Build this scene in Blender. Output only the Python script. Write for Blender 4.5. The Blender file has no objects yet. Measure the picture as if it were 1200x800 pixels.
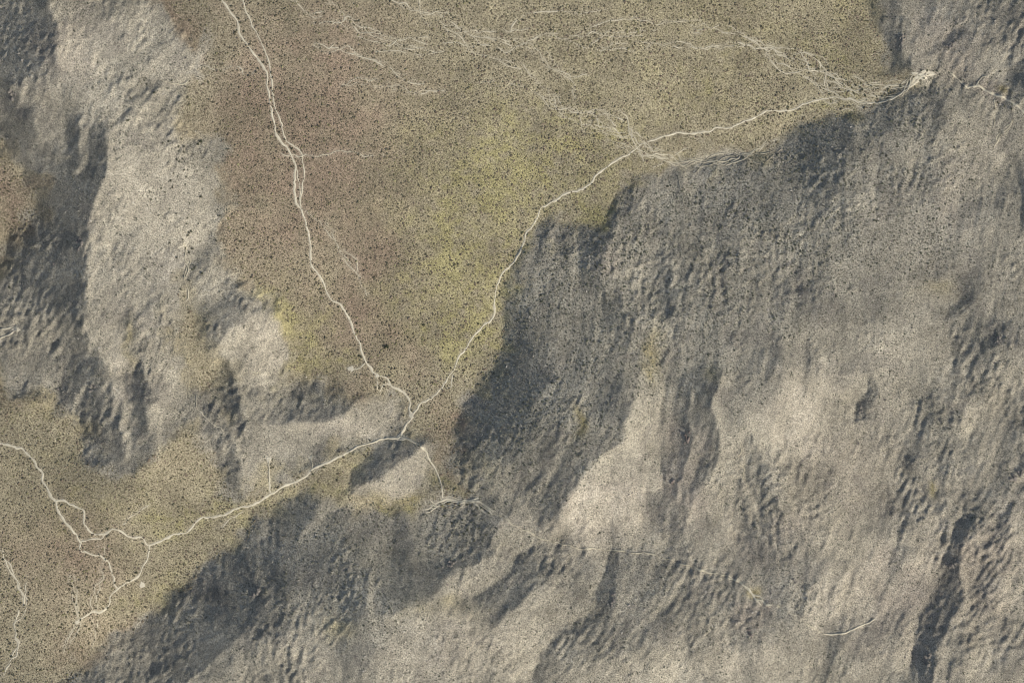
import bpy, math, random, time
import numpy as np
from mathutils import Vector

T_START = time.time()
scn = bpy.context.scene
COL = scn.collection

# ---------------------------------------------------------------- camera: survey aircraft looking straight down
CAM_H = 10000.0
REF_Z = 25.0
cam = bpy.data.cameras.new('camera')
cam.sensor_width = 36.0
cam.lens = 36.0*CAM_H/1200.0
cam.clip_start = 100.0
cam.clip_end = 60000.0
cam_o = bpy.data.objects.new('camera', cam)
cam_o.location = (0, 0, CAM_H+REF_Z)
COL.objects.link(cam_o)
scn.camera = cam_o

# ---------------------------------------------------------------- sky and sun
SUN_AZ = math.atan2(0.77, -0.64)            # from +Y towards +X
SUN_ELEV = math.radians(37.0)
w = bpy.data.worlds.new('World'); scn.world = w; w.use_nodes = True
wn = w.node_tree.nodes; wl = w.node_tree.links
for n in list(wn): wn.remove(n)
sky = wn.new('ShaderNodeTexSky'); sky.sky_type = 'NISHITA'; sky.sun_disc = False
sky.sun_elevation = SUN_ELEV; sky.sun_rotation = SUN_AZ
sky.altitude = 600; sky.air_density = 0.9; sky.dust_density = 4.0; sky.ozone_density = 1.0
bg = wn.new('ShaderNodeBackground'); bg.inputs['Strength'].default_value = 0.125
wo = wn.new('ShaderNodeOutputWorld')
wl.new(sky.outputs[0], bg.inputs[0]); wl.new(bg.outputs[0], wo.inputs[0])
sun = bpy.data.lights.new('sun', 'SUN'); sun.energy = 4.1; sun.angle = math.radians(0.53); sun.color = (1.0, .95, .865)
sun_o = bpy.data.objects.new('sun', sun); COL.objects.link(sun_o)
sd = Vector((math.sin(SUN_AZ)*math.cos(SUN_ELEV), math.cos(SUN_AZ)*math.cos(SUN_ELEV), math.sin(SUN_ELEV)))
sun_o.rotation_euler = (-sd).to_track_quat('-Z', 'Y').to_euler()
sun_o.location = (300, -250, 900)
scn.view_settings.view_transform = 'Standard'; scn.view_settings.look = 'None'
scn.view_settings.exposure = -0.07; scn.view_settings.gamma = 1.0
scn.view_settings.use_curve_mapping = False
scn.render.engine = 'CYCLES'; scn.cycles.filter_width = 1.0
scn.render.resolution_x = 1024; scn.render.resolution_y = 682

# ---------------------------------------------------------------- TERRAIN (numpy)
# Map coordinates: X to the east, Y to the south, in metres (1 m = 1 photo pixel), 0..1200 x 0..800 in view
SUN_EL = 37.0
SUN_MAP = np.array([0.77, 0.64]); SUN_MAP = SUN_MAP/np.linalg.norm(SUN_MAP)   # towards the sun (east, south)

def poly_dist(px, py, pts, closed=False):
    d = np.full(px.shape, 1e9); p = list(pts)
    if closed: p = p+[p[0]]
    for (x0, y0), (x1, y1) in zip(p[:-1], p[1:]):
        dx, dy = x1-x0, y1-y0; L = dx*dx+dy*dy+1e-9
        t = np.clip(((px-x0)*dx+(py-y0)*dy)/L, 0, 1)
        d = np.minimum(d, (px-x0-t*dx)**2+(py-y0-t*dy)**2)
    return np.sqrt(d)

def inside(px, py, poly):
    r = np.zeros(px.shape, bool); n = len(poly)
    for i in range(n):
        x0, y0 = poly[i]; x1, y1 = poly[(i+1) % n]
        if y0 == y1: continue
        c = ((y0 > py) != (y1 > py)) & (px < (x1-x0)*(py-y0)/(y1-y0)+x0)
        r ^= c
    return r

def sdist(px, py, poly):                       # signed distance, positive inside
    d = poly_dist(px, py, poly, True)
    return np.where(inside(px, py, poly), d, -d)

def P(s):
    v = [float(a) for a in s.replace(',', ' ').split()]
    return list(zip(v[0::2], v[1::2]))

# flat shrub-covered ground between the hills
MAIN_BASIN = P('180,-330 195,0 203,25 228,50 245,58 236,80 216,100 210,128 214,150 236,160 255,166 262,200 262,240 255,280 268,308 298,340 326,366 334,400 338,446 380,452 425,456 452,468 470,486 474,500 468,512 478,514 496,520 508,540 516,566 500,582 470,592 440,594 420,590 '
  '408,574 412,548 428,530 440,520 410,526 372,542 335,560 300,566 280,590 270,580 258,548 236,520 215,505 196,520 172,540 150,552 120,542 98,530 93,512 78,490 55,470 20,456 0,440 -60,400 -340,400 -340,860 20,840 70,800 105,770 140,745 168,735 190,705 232,674 268,650 296,608 336,582 390,584 412,592 450,600 500,594 530,588 560,592 580,600 560,575 540,560 536,540 532,512 545,482 562,462 580,436 592,400 590,340 600,310 612,288 636,264 660,266 690,272 716,268 726,240 738,206 765,200 790,200 800,192 850,190 905,178 918,158 945,146 '
  '1010,130 1040,116 1074,98 1060,88 1044,66 1034,40 1022,10 1020,-330')
WEST_BASIN = P('-340,150 0,165 14,180 22,196 34,212 37,232 34,250 22,272 8,292 -6,312 -340,330')
KNOLL = P('411,578 417,556 432,538 452,525 478,518 496,526 502,540 494,560 472,578 440,590 418,592')
TONGUE = P('218,340 226,350 232,380 248,410 256,440 250,462 236,468 222,450 216,420 212,390 212,360')

# how strongly each spot of hillside is lit in the photograph: x y tone [radius]; turned into slope below
TONES = '''35 25 .2 18;50 40 .2 12;20 60 .2 12;8 35 .1 9;52 62 .24 8;40 57 .4 6;20 10 .4 6;45 8 .3 9;28 88 .2 10;12 108 .04 7;26 110 .6 7;40 112 .45 8;50 118 .62 8;20 150 .22 14;22 178 .25 10;50 145 .5 10;91 155 .22 6;92 170 .22 6;75 55 .62;80 20 .62;110 60 .62;100 95 .52;130 12 .44 10;150 30 .6;170 20 .6;150 60 .6
60 190 .25 7;76 178 .6 7;92 192 .2 7;122 184 .12 7;70 215 .25 14;100 205 .2 12;112 215 .13 10;55 240 .26 14;80 240 .2 12;100 240 .12 8;50 270 .24 14;80 265 .1 12;150 190 .62;180 220 .63;230 225 .64;140 230 .63;200 180 .62;120 130 .56;130 160 .58;180 140 .62;195 120 .55
230 55 .68 10;240 75 .62 10;205 75 .62;190 90 .6;130 90 .48;155 120 .55
90 285 .05 12;95 262 .07 10;75 290 .08 12;85 312 .05 12;68 322 .1 9;20 295 .24 12;0 325 .2 14;30 325 .2 12;45 300 .2 12;30 355 .34 12;60 350 .3 12;5 360 .36;40 400 .4;80 375 .32 12;92 395 .22 10;88 425 .22 9;60 440 .42;20 420 .4;5 400 .42;100 350 .25 9
107 438 .13 7;97 455 .13 7;82 472 .15 7;72 483 .3 6;90 462 .5 4;116 470 .2 7;110 495 .18 8;136 500 .2 8;136 525 .22 8;103 522 .25 8;122 482 .42 5;125 510 .4 5;145 455 .62 12;150 480 .6 9;160 445 .25 6;163 470 .2 7;166 492 .25 6;172 508 .33 7;190 480 .66;185 440 .62;195 510 .6 10;120 300 .64;115 350 .63;120 390 .63;135 420 .64;150 300 .56 10;215 300 .5 10;230 305 .42 8;190 330 .56;175 360 .4 6;150 385 .45 6;158 410 .45 6;150 350 .62;180 395 .64;205 440 .6;200 380 .62;180 280 .6;170 250 .65;220 270 .64;240 330 .56 9
245 358 .42 9;265 350 .42 9;282 352 .44 9;265 372 .42 9;243 385 .33 9;240 402 .3 7;285 400 .82 12;305 390 .84 14;318 410 .8 12;300 425 .76 12;265 410 .68 9;275 435 .6;268 455 .22 8;270 478 .2 8;290 455 .33 10;282 490 .33 8;250 500 .48 10;240 490 .5;300 440 .62 10
320 432 .66;350 462 .32 9;370 466 .3 9;392 465 .3 9;380 475 .34 8;337 470 .36 8;335 490 .28 6;312 480 .58 8;310 505 .6 10;400 490 .7 9;430 484 .72 10;450 482 .68 8;360 500 .66 10;340 515 .6 9;415 472 .55 8;440 505 .62 8;320 530 .6 9;290 530 .56 9;300 555 .62 8;288 565 .66 6;264 540 .33 7;272 560 .33 7;230 505 .55 9
420 562 .24 8;432 548 .24 8;446 538 .24 8;462 531 .25 8;476 527 .3 6;438 575 .74 7;458 564 .78 8;478 550 .78 8;492 540 .72 6;424 582 .68 6;470 574 .74 6;448 584 .7 5
598 330 .3 8;615 280 .3 9;632 275 .3 8;640 300 .46 12;625 330 .42 12;605 350 .32 9;600 375 .24 9;602 400 .18 10;615 420 .18 12;630 440 .17 12;600 440 .17 10;595 465 .16 10;578 470 .13 9;570 490 .12 10;555 498 .15 9;590 495 .17 10;548 520 .2 9;562 535 .25 9;580 525 .24 9;610 480 .2 12;650 480 .33 12;620 510 .3 12;690 290 .2 9;710 275 .2 8;680 305 .25 9;715 305 .52 8;728 330 .48 9;705 325 .32 8;718 375 .28 10;745 300 .5 10;762 290 .5 9;785 310 .3 9;790 350 .28 9;785 370 .3 9;820 300 .38 12;850 290 .36 14;740 345 .46 10;770 400 .52 11;700 400 .38;680 430 .35;650 400 .36 12;660 340 .42 11;660 370 .4 11;740 420 .45 10;760 440 .52 9;700 460 .34 12;720 480 .3 10;716 510 .3 9;700 530 .3 9;660 530 .36 12;620 545 .4 12;590 560 .45 10;750 490 .6 10;765 515 .66 9;740 520 .66 10;775 470 .5 8
803 450 .33 7;796 480 .33 7;806 505 .1 5;802 520 .12 5;826 500 .3 7;842 460 .33 8;834 485 .32 7;812 475 .6 6;850 490 .56 8;870 470 .55;890 500 .66 11;850 420 .45 12;880 400 .45;820 400 .44 12;830 350 .42;870 340 .42
650 565 .36 10;640 595 .36 10;690 545 .3 9;670 575 .6 8;675 600 .72 14;710 580 .74 14;735 600 .73 14;745 560 .72 12;700 615 .7 11;760 620 .62 9;655 615 .66 9;630 620 .6 9;610 605 .55 9
792 545 .2 6;785 570 .2 6;777 595 .22 6;771 618 .24 6;812 555 .3 8;800 580 .28 7;790 605 .32 7;780 635 .38 8;826 560 .38 6;772 560 .62 6;840 590 .66 9;845 560 .64 8;860 530 .66 10;872 552 .3 6;876 578 .3 6;890 590 .33 7;860 620 .6 10;820 640 .58 10;884 645 .32 9;850 650 .5 9
720 652 .22 7;712 675 .18 7;716 698 .13 6;703 715 .2 7;690 730 .25 8;665 742 .3 8;645 758 .35 8;630 785 .36 8;690 755 .46 9;758 668 .42 9;740 690 .42 9;800 680 .4 10;775 700 .42 10;830 690 .45 9;760 735 .44 10;720 730 .42 9;640 705 .66 10;655 722 .64 9;625 735 .64 10;600 780 .66 12;880 722 .36 8;868 742 .38 8;850 770 .7 14;800 740 .6 12;740 790 .62;690 790 .58;780 780 .66;830 720 .58 9
910 265 .36 12;932 330 .24 9;920 358 .26 9;915 380 .35 9;970 330 .38 10;960 400 .54;1000 320 .5;940 290 .42;890 290 .4;900 340 .42;1124 330 .28 8;1120 352 .26 7;1115 366 .2 6;1140 340 .55 8;1168 395 .3 6;1160 415 .3 6;1140 450 .42 7;1120 480 .44 7;1110 500 .44 7;1150 470 .62 7;1130 500 .7 9;1008 480 .2 6;1006 465 .3 6;1070 470 .36 7;1072 450 .45 6;960 450 .74 12;930 470 .78 14;915 500 .76 12;980 480 .68;910 520 .74 10;950 510 .74 12;1040 470 .64;1040 430 .6;1000 420 .56;1180 510 .26 7;1185 480 .5 8;1100 350 .6;1090 400 .62;1060 380 .56;1050 330 .5;1180 440 .6;1190 350 .58;1170 330 .52
1000 530 .7;970 560 .64;1020 560 .64;960 600 .66;930 580 .66;1060 570 .27 5;1057 595 .25 5;1052 620 .25 5;1046 645 .25 5;1080 560 .62 7;1080 620 .68 9;1075 660 .66 9;1106 555 .3 6;1102 580 .28 6;1098 595 .3 5;1130 550 .42 6;1150 540 .6 8;1122 575 .62 6
1132 605 .2 6;1124 630 .13 6;1115 655 .1 7;1105 680 .15 8;1112 700 .12 7;1095 715 .12 8;1088 740 .12 9;1084 765 .1 8;1079 788 .1 8;1155 662 .22 7;1145 680 .22 7;1132 688 .3 6;1175 600 .32 6;1165 620 .3 6;1158 640 .3 6;1145 620 .62 6;1138 650 .68 6;1128 672 .66 5;1190 556 .13 6;1200 545 .12 6;1178 566 .3 6;1145 728 .35 7;1130 745 .35 7;1118 765 .38 7;1174 758 .32 7;1165 742 .38 7;1190 600 .62;1185 640 .64;1180 690 .66;1160 710 .64 8;1120 720 .62 6;1108 760 .6 6;1190 780 .6;1140 780 .62
905 615 .36 9;930 650 .36 9;926 680 .28 8;915 708 .26 8;900 660 .38 8;945 620 .55 8;985 620 .68;1010 660 .66;980 690 .68;960 715 .68 9;1030 690 .6;1000 745 .36 7;980 752 .38 7;1015 735 .4 6;1040 740 .52 8;1060 700 .6 8;1060 780 .62 8;1010 780 .64;940 775 .68;900 770 .68;920 740 .64 9;950 750 .6 7
1045 8 .35 8;1042 40 .36 7;1060 38 .22 6;1055 60 .2 6;1035 20 .36 6;1092 20 .42 9;1120 48 .26 7;1107 60 .25 7;1070 20 .55 8;1080 60 .56 9;1140 20 .52 10;1140 70 .54 10;1165 45 .4 8;1180 15 .32 8;1195 82 .28 8;1170 80 .56 9;1120 85 .55 8;1080 89 .62 7;1092 87 .6 6;1160 110 .5 8;1100 40 .5 7
940 160 .25 9;960 175 .2 10;985 155 .25 9;1010 145 .27 9;1040 130 .3 9;1072 108 .27 8;1090 115 .27 8;1095 135 .32 8;960 200 .22 10;980 215 .27 10;1000 175 .38 9;940 220 .32 10;910 200 .4 10;905 240 .35 11;1040 230 .42 10;1085 210 .36 9;1020 200 .5 9;1010 232 .5 9;1060 185 .52 9;1050 160 .45 8;1130 160 .55;1150 195 .52;1180 160 .52;1195 228 .07 8;1186 220 .3 6;1178 262 .52;1110 240 .5;1080 280 .46;1020 280 .44;1140 300 .52;1120 130 .5 9;1165 135 .5 8
735 212 .26 5;732 250 .26 7;745 230 .38 7;770 225 .44 9;792 212 .36 8;812 222 .54 8;830 250 .32 9;862 205 .3 9;890 195 .3 9;850 240 .33 10;800 250 .42 9;760 260 .42 9;880 225 .34 10
355 595 .24 9;368 592 .24 7;384 602 .52 5;380 612 .5 5;330 620 .24 12;300 660 .2 12;310 690 .13 12;292 722 .07 10;270 735 .08 10;250 755 .1 10;235 775 .14 10;270 690 .22 14;230 715 .24 14;190 745 .27 12;190 785 .25 12;150 770 .32 12;120 790 .38 12;345 650 .23 12;375 640 .25 11;420 640 .38 11;405 665 .32 10;412 698 .2 9;385 690 .32 9;440 650 .42 9;440 680 .36 8;468 630 .2 8;474 660 .2 8;478 690 .22 9;490 640 .36 9;515 650 .34 8;505 670 .24 7;535 655 .15 7;522 668 .12 7;550 610 .32 10;560 630 .28 9;575 615 .34 9;525 615 .34 10;500 612 .36 9;440 612 .38 10;410 605 .42 8;390 625 .32 9;348 720 .4 10;320 735 .3 9
570 662 .64 8;545 690 .64 9;520 710 .62 9;600 640 .6 8;612 655 .45 7;590 690 .3 8;602 705 .3 7;580 710 .4 7;620 672 .22 8;640 658 .22 8;610 690 .22 7;660 642 .36 8;680 650 .4 8;660 670 .5 8;685 690 .55 9;420 742 .42 7;405 775 .38 7;460 770 .62;540 760 .7;500 735 .64 10;450 735 .55 9;360 750 .54;320 765 .58;280 785 .58 9;250 795 .5 6;380 790 .58;600 740 .64;640 640 .5 7;570 790 .66;480 795 .62'''

def bilerp(A, gx, gy):
    h, w = A.shape
    gx = np.clip(gx, 0, w-1.001); gy = np.clip(gy, 0, h-1.001)
    ix = gx.astype(np.int32); iy = gy.astype(np.int32); fx = gx-ix; fy = gy-iy
    return (A[iy, ix]*(1-fx)+A[iy, ix+1]*fx)*(1-fy)+(A[iy+1, ix]*(1-fx)+A[iy+1, ix+1]*fx)*fy

def cubic(A, gx, gy):
    h, w = A.shape
    gx = np.clip(gx, 1, w-2.001); gy = np.clip(gy, 1, h-2.001)
    ix = gx.astype(np.int32); iy = gy.astype(np.int32); fx = gx-ix; fy = gy-iy
    def wts(t):                                   # uniform B-spline: smooth slopes
        return ((1-t)**3/6, (3*t**3-6*t*t+4)/6, (-3*t**3+3*t*t+3*t+1)/6, t**3/6)
    wx = wts(fx); wy = wts(fy); r = 0
    for j in range(4):
        row = 0
        for i in range(4):
            row = row+wx[i]*A[np.clip(iy-1+j, 0, h-1), np.clip(ix-1+i, 0, w-1)]
        r = r+wy[j]*row
    return r

rng = np.random.default_rng(7)
LAT = [rng.standard_normal((257, 257)) for _ in range(6)]
for _L in LAT: _L[-1, :] = _L[0, :]; _L[:, -1] = _L[:, 0]
def vnoise(x, y, scale, k=0):                     # smooth value noise, unit variance or so
    A = LAT[k % 6]; u = (x/scale+37.3*k) % 256; v = (y/scale+91.7*k) % 256
    ix = u.astype(np.int32); iy = v.astype(np.int32); fx = u-ix; fy = v-iy
    fx = fx*fx*(3-2*fx); fy = fy*fy*(3-2*fy)
    return ((A[iy, ix]*(1-fx)+A[iy, ix+1]*fx)*(1-fy)+(A[iy+1, ix]*(1-fx)+A[iy+1, ix+1]*fx)*fy)*1.35
def fbm(x, y, scale, octs=4, k=0, gain=.5):
    r = 0; a = 1; n = 0
    for o in range(octs):
        c, s = math.cos(.6*o+k), math.sin(.6*o+k)
        r = r+a*vnoise(c*x-s*y, s*x+c*y, scale/2**o, k+o); n += a*a; a *= gain
    return r/math.sqrt(n)
def smooth(e0, e1, x):
    t = np.clip((x-e0)/(e1-e0), 0, 1); return t*t*(3-2*t)

GS = 3.0; GX0, GY0 = -340.0, -300.0; GW, GH = 627, 467      # coarse solving grid
cx = GX0+GS*np.arange(GW); cy = GY0+GS*np.arange(GH)
CX, CY = np.meshgrid(cx, cy)
wob = 6*fbm(CX, CY, 34, 4, 2); wob2 = 6*fbm(CX, CY, 34, 4, 3)
def basin_sd(x, y):
    s = np.maximum(sdist(x, y, MAIN_BASIN), sdist(x, y, WEST_BASIN))
    s = np.minimum(s, -sdist(x, y, KNOLL))
    return np.maximum(s, sdist(x, y, TONGUE)*.6)
BSD = basin_sd(CX+.6*wob, CY+.6*wob2)
CBAS = smooth(-15, 11, BSD+8*fbm(CX, CY, 24, 4, 1))
BAS = smooth(-5, 9, BSD+3*fbm(CX, CY, 12, 2, 1))

tx, ty, tv, tr = [], [], [], []
for line in TONES.replace('\n', ';').split(';'):
    v = line.split()
    if len(v) >= 3:
        tx.append(float(v[0])); ty.append(float(v[1])); tv.append(float(v[2])); tr.append(float(v[3]) if len(v) > 3 else 15.)
# run of the gullies and spurs: x y dx (dy = 1)
RUN = [(40, 100, -.5), (100, 60, -.2), (200, 100, -.6), (70, 280, -.15), (100, 470, -.6), (160, 450, .0), (250, 370, -.8), (290, 480, -.2), (400, 480, .1), (460, 550, -1.2), (250, 700, .15), (350, 680, -.1), (480, 650, .05), (560, 630, -.2), (600, 690, -1.0), (660, 740, -.9), (720, 680, -.2), (640, 300, .1), (600, 450, -.25), (720, 330, .1), (800, 300, .2), (700, 520, -.3), (800, 540, -.3), (880, 580, .1), (930, 480, -.15), (900, 680, -.1), (980, 200, .1), (960, 330, -.1), (1060, 200, -.1), (1120, 50, -.6), (1060, 40, -.2), (1150, 430, -.55), (1050, 600, -.3), (1120, 640, -.4), (1090, 760, -.2), (1160, 740, -.6), (800, 770, -.5), (500, 770, -.4), (1000, 760, -.4), (1190, 250, -.1), (740, 600, -.2), (800, 700, -.3)]
rn = np.zeros_like(CX); rd_ = np.zeros_like(CX)
for x, y, d in RUN:
    w = 1/((CX-x)**2+(CY-y)**2+2500)**1.5; rn += w*d; rd_ += w
rx = rn/rd_+.18*fbm(CX, CY, 120, 2, 4); ry = np.ones_like(rx); q = np.hypot(rx, ry); RX, RY = rx/q, ry/q
wsx = 5*fbm(CX, CY, 26, 3, 4); wsy = 7*fbm(CX, CY, 26, 3, 5)
num = np.zeros_like(CX); den = np.zeros_like(CX); numf = np.zeros_like(CX[::4, ::4]); denf = np.zeros_like(numf)
for x, y, t, r in zip(tx, ty, tv, tr):
    i0, j0 = int((y-GY0)/GS), int((x-GX0)/GS); a_, b_ = RX[i0, j0], RY[i0, j0]
    k = int(r*4/GS)+6; sl = (slice(max(i0-k, 0), i0+k+1), slice(max(j0-k, 0), j0+k+1))
    ex = CX[sl]-x+wsx[sl]; ey = CY[sl]-y+wsy[sl]
    w = np.exp(-(((ex*a_+ey*b_)/1.5)**2+(ex*b_-ey*a_)**2)/(r*r*1.0)); num[sl] += w*t; den[sl] += w
    w = 1/((CX[::4, ::4]-x)**2+(CY[::4, ::4]-y)**2+900)**1.5; numf += w*t; denf += w
nz = 0.5+.16*fbm(CX, CY, 110, 3, 1)
far = bilerp(numf/denf, (CX-GX0)/GS/4, (CY-GY0)/GS/4)
outd = np.maximum.reduce([-CX, CX-1200, -CY, CY-800, 0*CX]); of = smooth(10, 120, outd)
far = far*(1-of)+nz*of
TONE = (num+far*.12)/(den+.12)
# crests and gully floors, where the light changes sharply: tone and reach on the west/south side, on the east/north side, course
EDGES = """.3 18 .72 25 732,497 725,520 700,537 680,560 667,580 657,605
.64 10 .3 4 776,452 772,490 772,527 774,550 779,570 782,582 775,612
.12 8 .58 6 810,465 809,485 808,505 806,525 798,555 790,572 783,592 775,618
.28 16 .66 14 842,445 836,482 841,520 837,540 830,555 817,575 805,600 797,620
.66 8 .34 6 872,515 872,560 882,590
.16 10 .46 8 727,647 722,672 720,700 712,725
.66 14 .22 12 710,655 702,690 700,710 670,728 650,742 635,760 625,785
.64 10 .24 12 625,640 605,657 582,680 560,697
.22 10 .58 10 665,640 655,667 632,690 610,707 580,730
.31 14 .58 12 585,618 577,645 560,655 540,668 500,702 470,716
.64 12 .22 5 1065,570 1060,592 1052,620 1047,642 1042,665
.26 9 .6 8 1112,537 1107,570 1107,600
.62 14 .30 9 1127,605 1115,630 1097,670 1085,700 1072,720 1070,742 1067,765 1062,800
.22 9 .64 12 1131,630 1123,662 1121,680 1126,697 1112,717 1101,740 1100,762 1090,792
.62 8 .3 8 1177,592 1160,612 1152,647 1137,680
.26 9 .66 14 1181,630 1166,660 1150,682
.13 9 .64 10 1205,540 1187,558 1178,570
.6 8 .36 9 1162,720 1147,732 1130,750 1110,775
.34 8 .6 8 1180,750 1172,772
.24 12 .58 10 1136,352 1126,362 1118,370
.3 7 .58 8 1180,384 1172,400 1158,416
.1 34 .48 12 300,680 312,705 307,725 287,745 252,767 222,800
.24 14 .5 10 435,680 432,709
.37 10 .27 14 457,605 457,672
.24 16 .5 10 380,582 370,607 360,620
.26 16 .5 14 720,265 715,285 707,320 705,335
.46 12 .28 12 677,277 677,330
.3 12 .46 12 645,262 637,292
.3 12 .42 12 785,295 792,330 790,355
.68 20 .27 16 414,576 444,561 472,541 495,526
.72 26 .43 22 255,407 272,383 300,369 328,365
.22 14 .6 12 272,439 286,474 286,498
.68 16 .3 16 335,495 370,495 402,484 416,474
.34 14 .62 12 262,502 279,544 283,575
.24 8 .55 8 1058,34 1057,57
.25 9 .56 8 1124,47 1109,61
.5 6 .07 12 1194,214 1194,252
.24 30 .44 14 1001,142 996,170 991,202 980,225
.18 22 .62 16 61,-10 63,40 66,64
.06 30 .67 18 126,176 123,200 112,225 105,250 101,290 98,340
.27 14 .63 14 97,345 95,380 102,405 116,428
.12 8 .5 6 115,430 104,449 88,467 74,487
.17 8 .42 6 119,455 118,477 112,503
.2 8 .6 10 142,478 141,500 143,532
.2 8 .63 10 168,438 169,470 171,497
.22 7 .6 7 94,146 94,178
.2 8 .6 6 99,184 88,198
.4 9 .64 10 212,33 195,55 178,74
.36 9 .62 9 185,100 168,124 146,142
.3 9 .6 9 930,640 930,668 918,712
.36 9 .62 9 1008,728 995,745 982,758
.36 8 .6 8 888,705 884,728 872,746
.3 10 .5 8 935,318 926,350 915,385"""
for line in EDGES.split('\n'):
    v = line.split(); tp, wp, tm, wm = map(float, v[:4]); pts = P(' '.join(v[4:]))
    xs = [p[0] for p in pts]; ys = [p[1] for p in pts]; R = 2.4*max(wp, wm)+12
    j0, j1 = max(int((min(xs)-R-GX0)/GS), 0), int((max(xs)+R-GX0)/GS)+1; i0, i1 = max(int((min(ys)-R-GY0)/GS), 0), int((max(ys)+R-GY0)/GS)+1
    X_ = CX[i0:i1, j0:j1]+.45*wsx[i0:i1, j0:j1]; Y_ = CY[i0:i1, j0:j1]+.3*wsy[i0:i1, j0:j1]
    best = np.full(X_.shape, 1e9); side = np.zeros(X_.shape)
    for (x0, y0), (x1, y1) in zip(pts[:-1], pts[1:]):
        dx, dy = x1-x0, y1-y0; L_ = dx*dx+dy*dy; t_ = np.clip(((X_-x0)*dx+(Y_-y0)*dy)/L_, 0, 1)
        d_ = np.hypot(X_-x0-t_*dx, Y_-y0-t_*dy); c_ = (dx*(Y_-y0)-dy*(X_-x0))/math.sqrt(L_)
        u_ = d_ < best; best = np.where(u_, d_, best); side = np.where(u_, c_, side)
    sp = smooth(-2.5, 2.5, side); wd_ = wm+(wp-wm)*sp; k_ = np.exp(-(best/wd_)**2)*.92
    TONE[i0:i1, j0:j1] = TONE[i0:i1, j0:j1]*(1-k_)+(tm+(tp-tm)*sp)*k_
SE_ = smooth(560, 680, CX)*smooth(470, 540, CY)
ravine = .6*np.exp(-(poly_dist(CX, CY, P('1130,610 1110,680 1085,730 1078,800'))/26)**2)
TONE = TONE+.085*SE_*(1-ravine)*(1-smooth(.25, .55, TONE))
TONE = np.where(TONE > .62, .62+(TONE-.62)*.8, TONE)
AMB = .14                                       # sky light next to sunlight
DENSE = P('590,300 640,262 720,270 740,205 900,180 940,150 1090,100 1150,200 1130,300 1000,350 930,400 850,430 780,440 730,520 640,560 545,560')
SHRUBBY = smooth(-40, 40, sdist(CX+2*wob, CY+2*wob2, DENSE))
SHRUBBY = np.maximum(SHRUBBY, .8*smooth(-25, 25, sdist(CX+2*wob, CY+2*wob2, P('300,600 400,585 560,592 640,640 560,650 470,715 400,715 320,720'))))
FLAT = .60-.10*SHRUBBY
EL = math.radians(SUN_EL)
WANT = math.sin(EL)*np.clip(((.12+.75*TONE)/(.12+.75*FLAT))**2.2*(1+AMB)-AMB, .12, 1.5)
Wg = 1.0+2.0*(1-smooth(.18, .36, TONE)); Wc = .13+1.2*BAS
LAM = .8
def solve(G, Wg, Wc, h, z0, iters):
    sx, sy = SUN_MAP; H_, W_ = G.shape
    def D(z):
        zx = np.zeros_like(z); zy = np.zeros_like(z)
        zx[:, :-1] = (z[:, 1:]-z[:, :-1])/h; zy[:-1] = (z[1:]-z[:-1])/h
        return zx, zy
    def DT(a, b):
        r = np.zeros_like(a)
        r[:, :-1] -= a[:, :-1]/h; r[:, 1:] += a[:, :-1]/h
        r[:-1] -= b[:-1]/h; r[1:] += b[:-1]/h
        return r
    def lap(z):
        p = np.pad(z, 1, mode='edge')
        return (p[1:-1, 2:]+p[1:-1, :-2]+p[2:, 1:-1]+p[:-2, 1:-1]-4*z)/h
    lam = LAM/h
    def A(z):
        zx, zy = D(z); s = sx*zx+sy*zy; t = -sy*zx+sx*zy
        a = Wg*s; b = Wc*t
        return DT(sx*a-sy*b, sy*a+sx*b)+lam*lap(lap(z))/h+3e-7*z
    b = DT(sx*Wg*G, sy*Wg*G)
    z = z0; r = b-A(z); p = r.copy(); rs = (r*r).sum()
    for _ in range(iters):
        Ap = A(p); al = rs/((p*Ap).sum()+1e-30); z = z+al*p; r = r-al*Ap
        rn = (r*r).sum(); p = r+rn/rs*p; rs = rn
    return z
def boxblur(a, f):
    if f == 1: return a
    k = np.ones(f)/f; pad = (f//2, f-1-f//2)
    for ax in (0, 1):
        a = np.apply_along_axis(lambda v: np.convolve(np.pad(v, pad, mode='edge'), k, 'valid'), ax, a)
    return a[::f, ::f]
z = None; G = np.zeros_like(CX); norm = np.ones_like(CX)
G = -(WANT*1.1-math.sin(EL))/math.cos(EL)*(1-BAS)
for rnd in range(3):
    for f, it in (((8, 400), (4, 300), (2, 220), (1, 120)), ((1, 150),), ((1, 150),))[rnd]:
        g, wg, wc = [boxblur(a, f) for a in (G, Wg, Wc)]
        if z is None: z0 = np.zeros_like(g)
        elif z.shape == g.shape: z0 = z
        else:
            yy, xx = np.mgrid[0:g.shape[0], 0:g.shape[1]]; z0 = bilerp(z, xx/2., yy/2.)
        z = solve(g, wg, wc, GS*f, z0, it)
    zy_, zx_ = np.gradient(z, GS)
    got = (math.sin(EL)-math.cos(EL)*(zx_*SUN_MAP[0]+zy_*SUN_MAP[1]))/np.sqrt(1+zx_**2+zy_**2)
    G = G+.8*(got-WANT)/math.cos(EL)*(1-BAS)
Z0 = z-np.median(z[BAS > .9])
gy0, gx0 = np.gradient(Z0, GS)
SLP = np.hypot(gx0, gy0)

def lic(x, y, scale, length, k, step):
    """noise drawn out along the run of the slopes: reads as gullies and spurs"""
    acc = vnoise(x, y, scale, k); n = 1.
    for sgn in (1, -1):
        px, py = x.copy(), y.copy()
        for i in range(int(length/step)):
            u = (px-GX0)/GS; v = (py-GY0)/GS
            px = px+sgn*step*bilerp(RX, u, v); py = py+sgn*step*bilerp(RY, u, v)
            acc = acc+vnoise(px, py, scale, k); n += .55
    return acc/n

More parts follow.
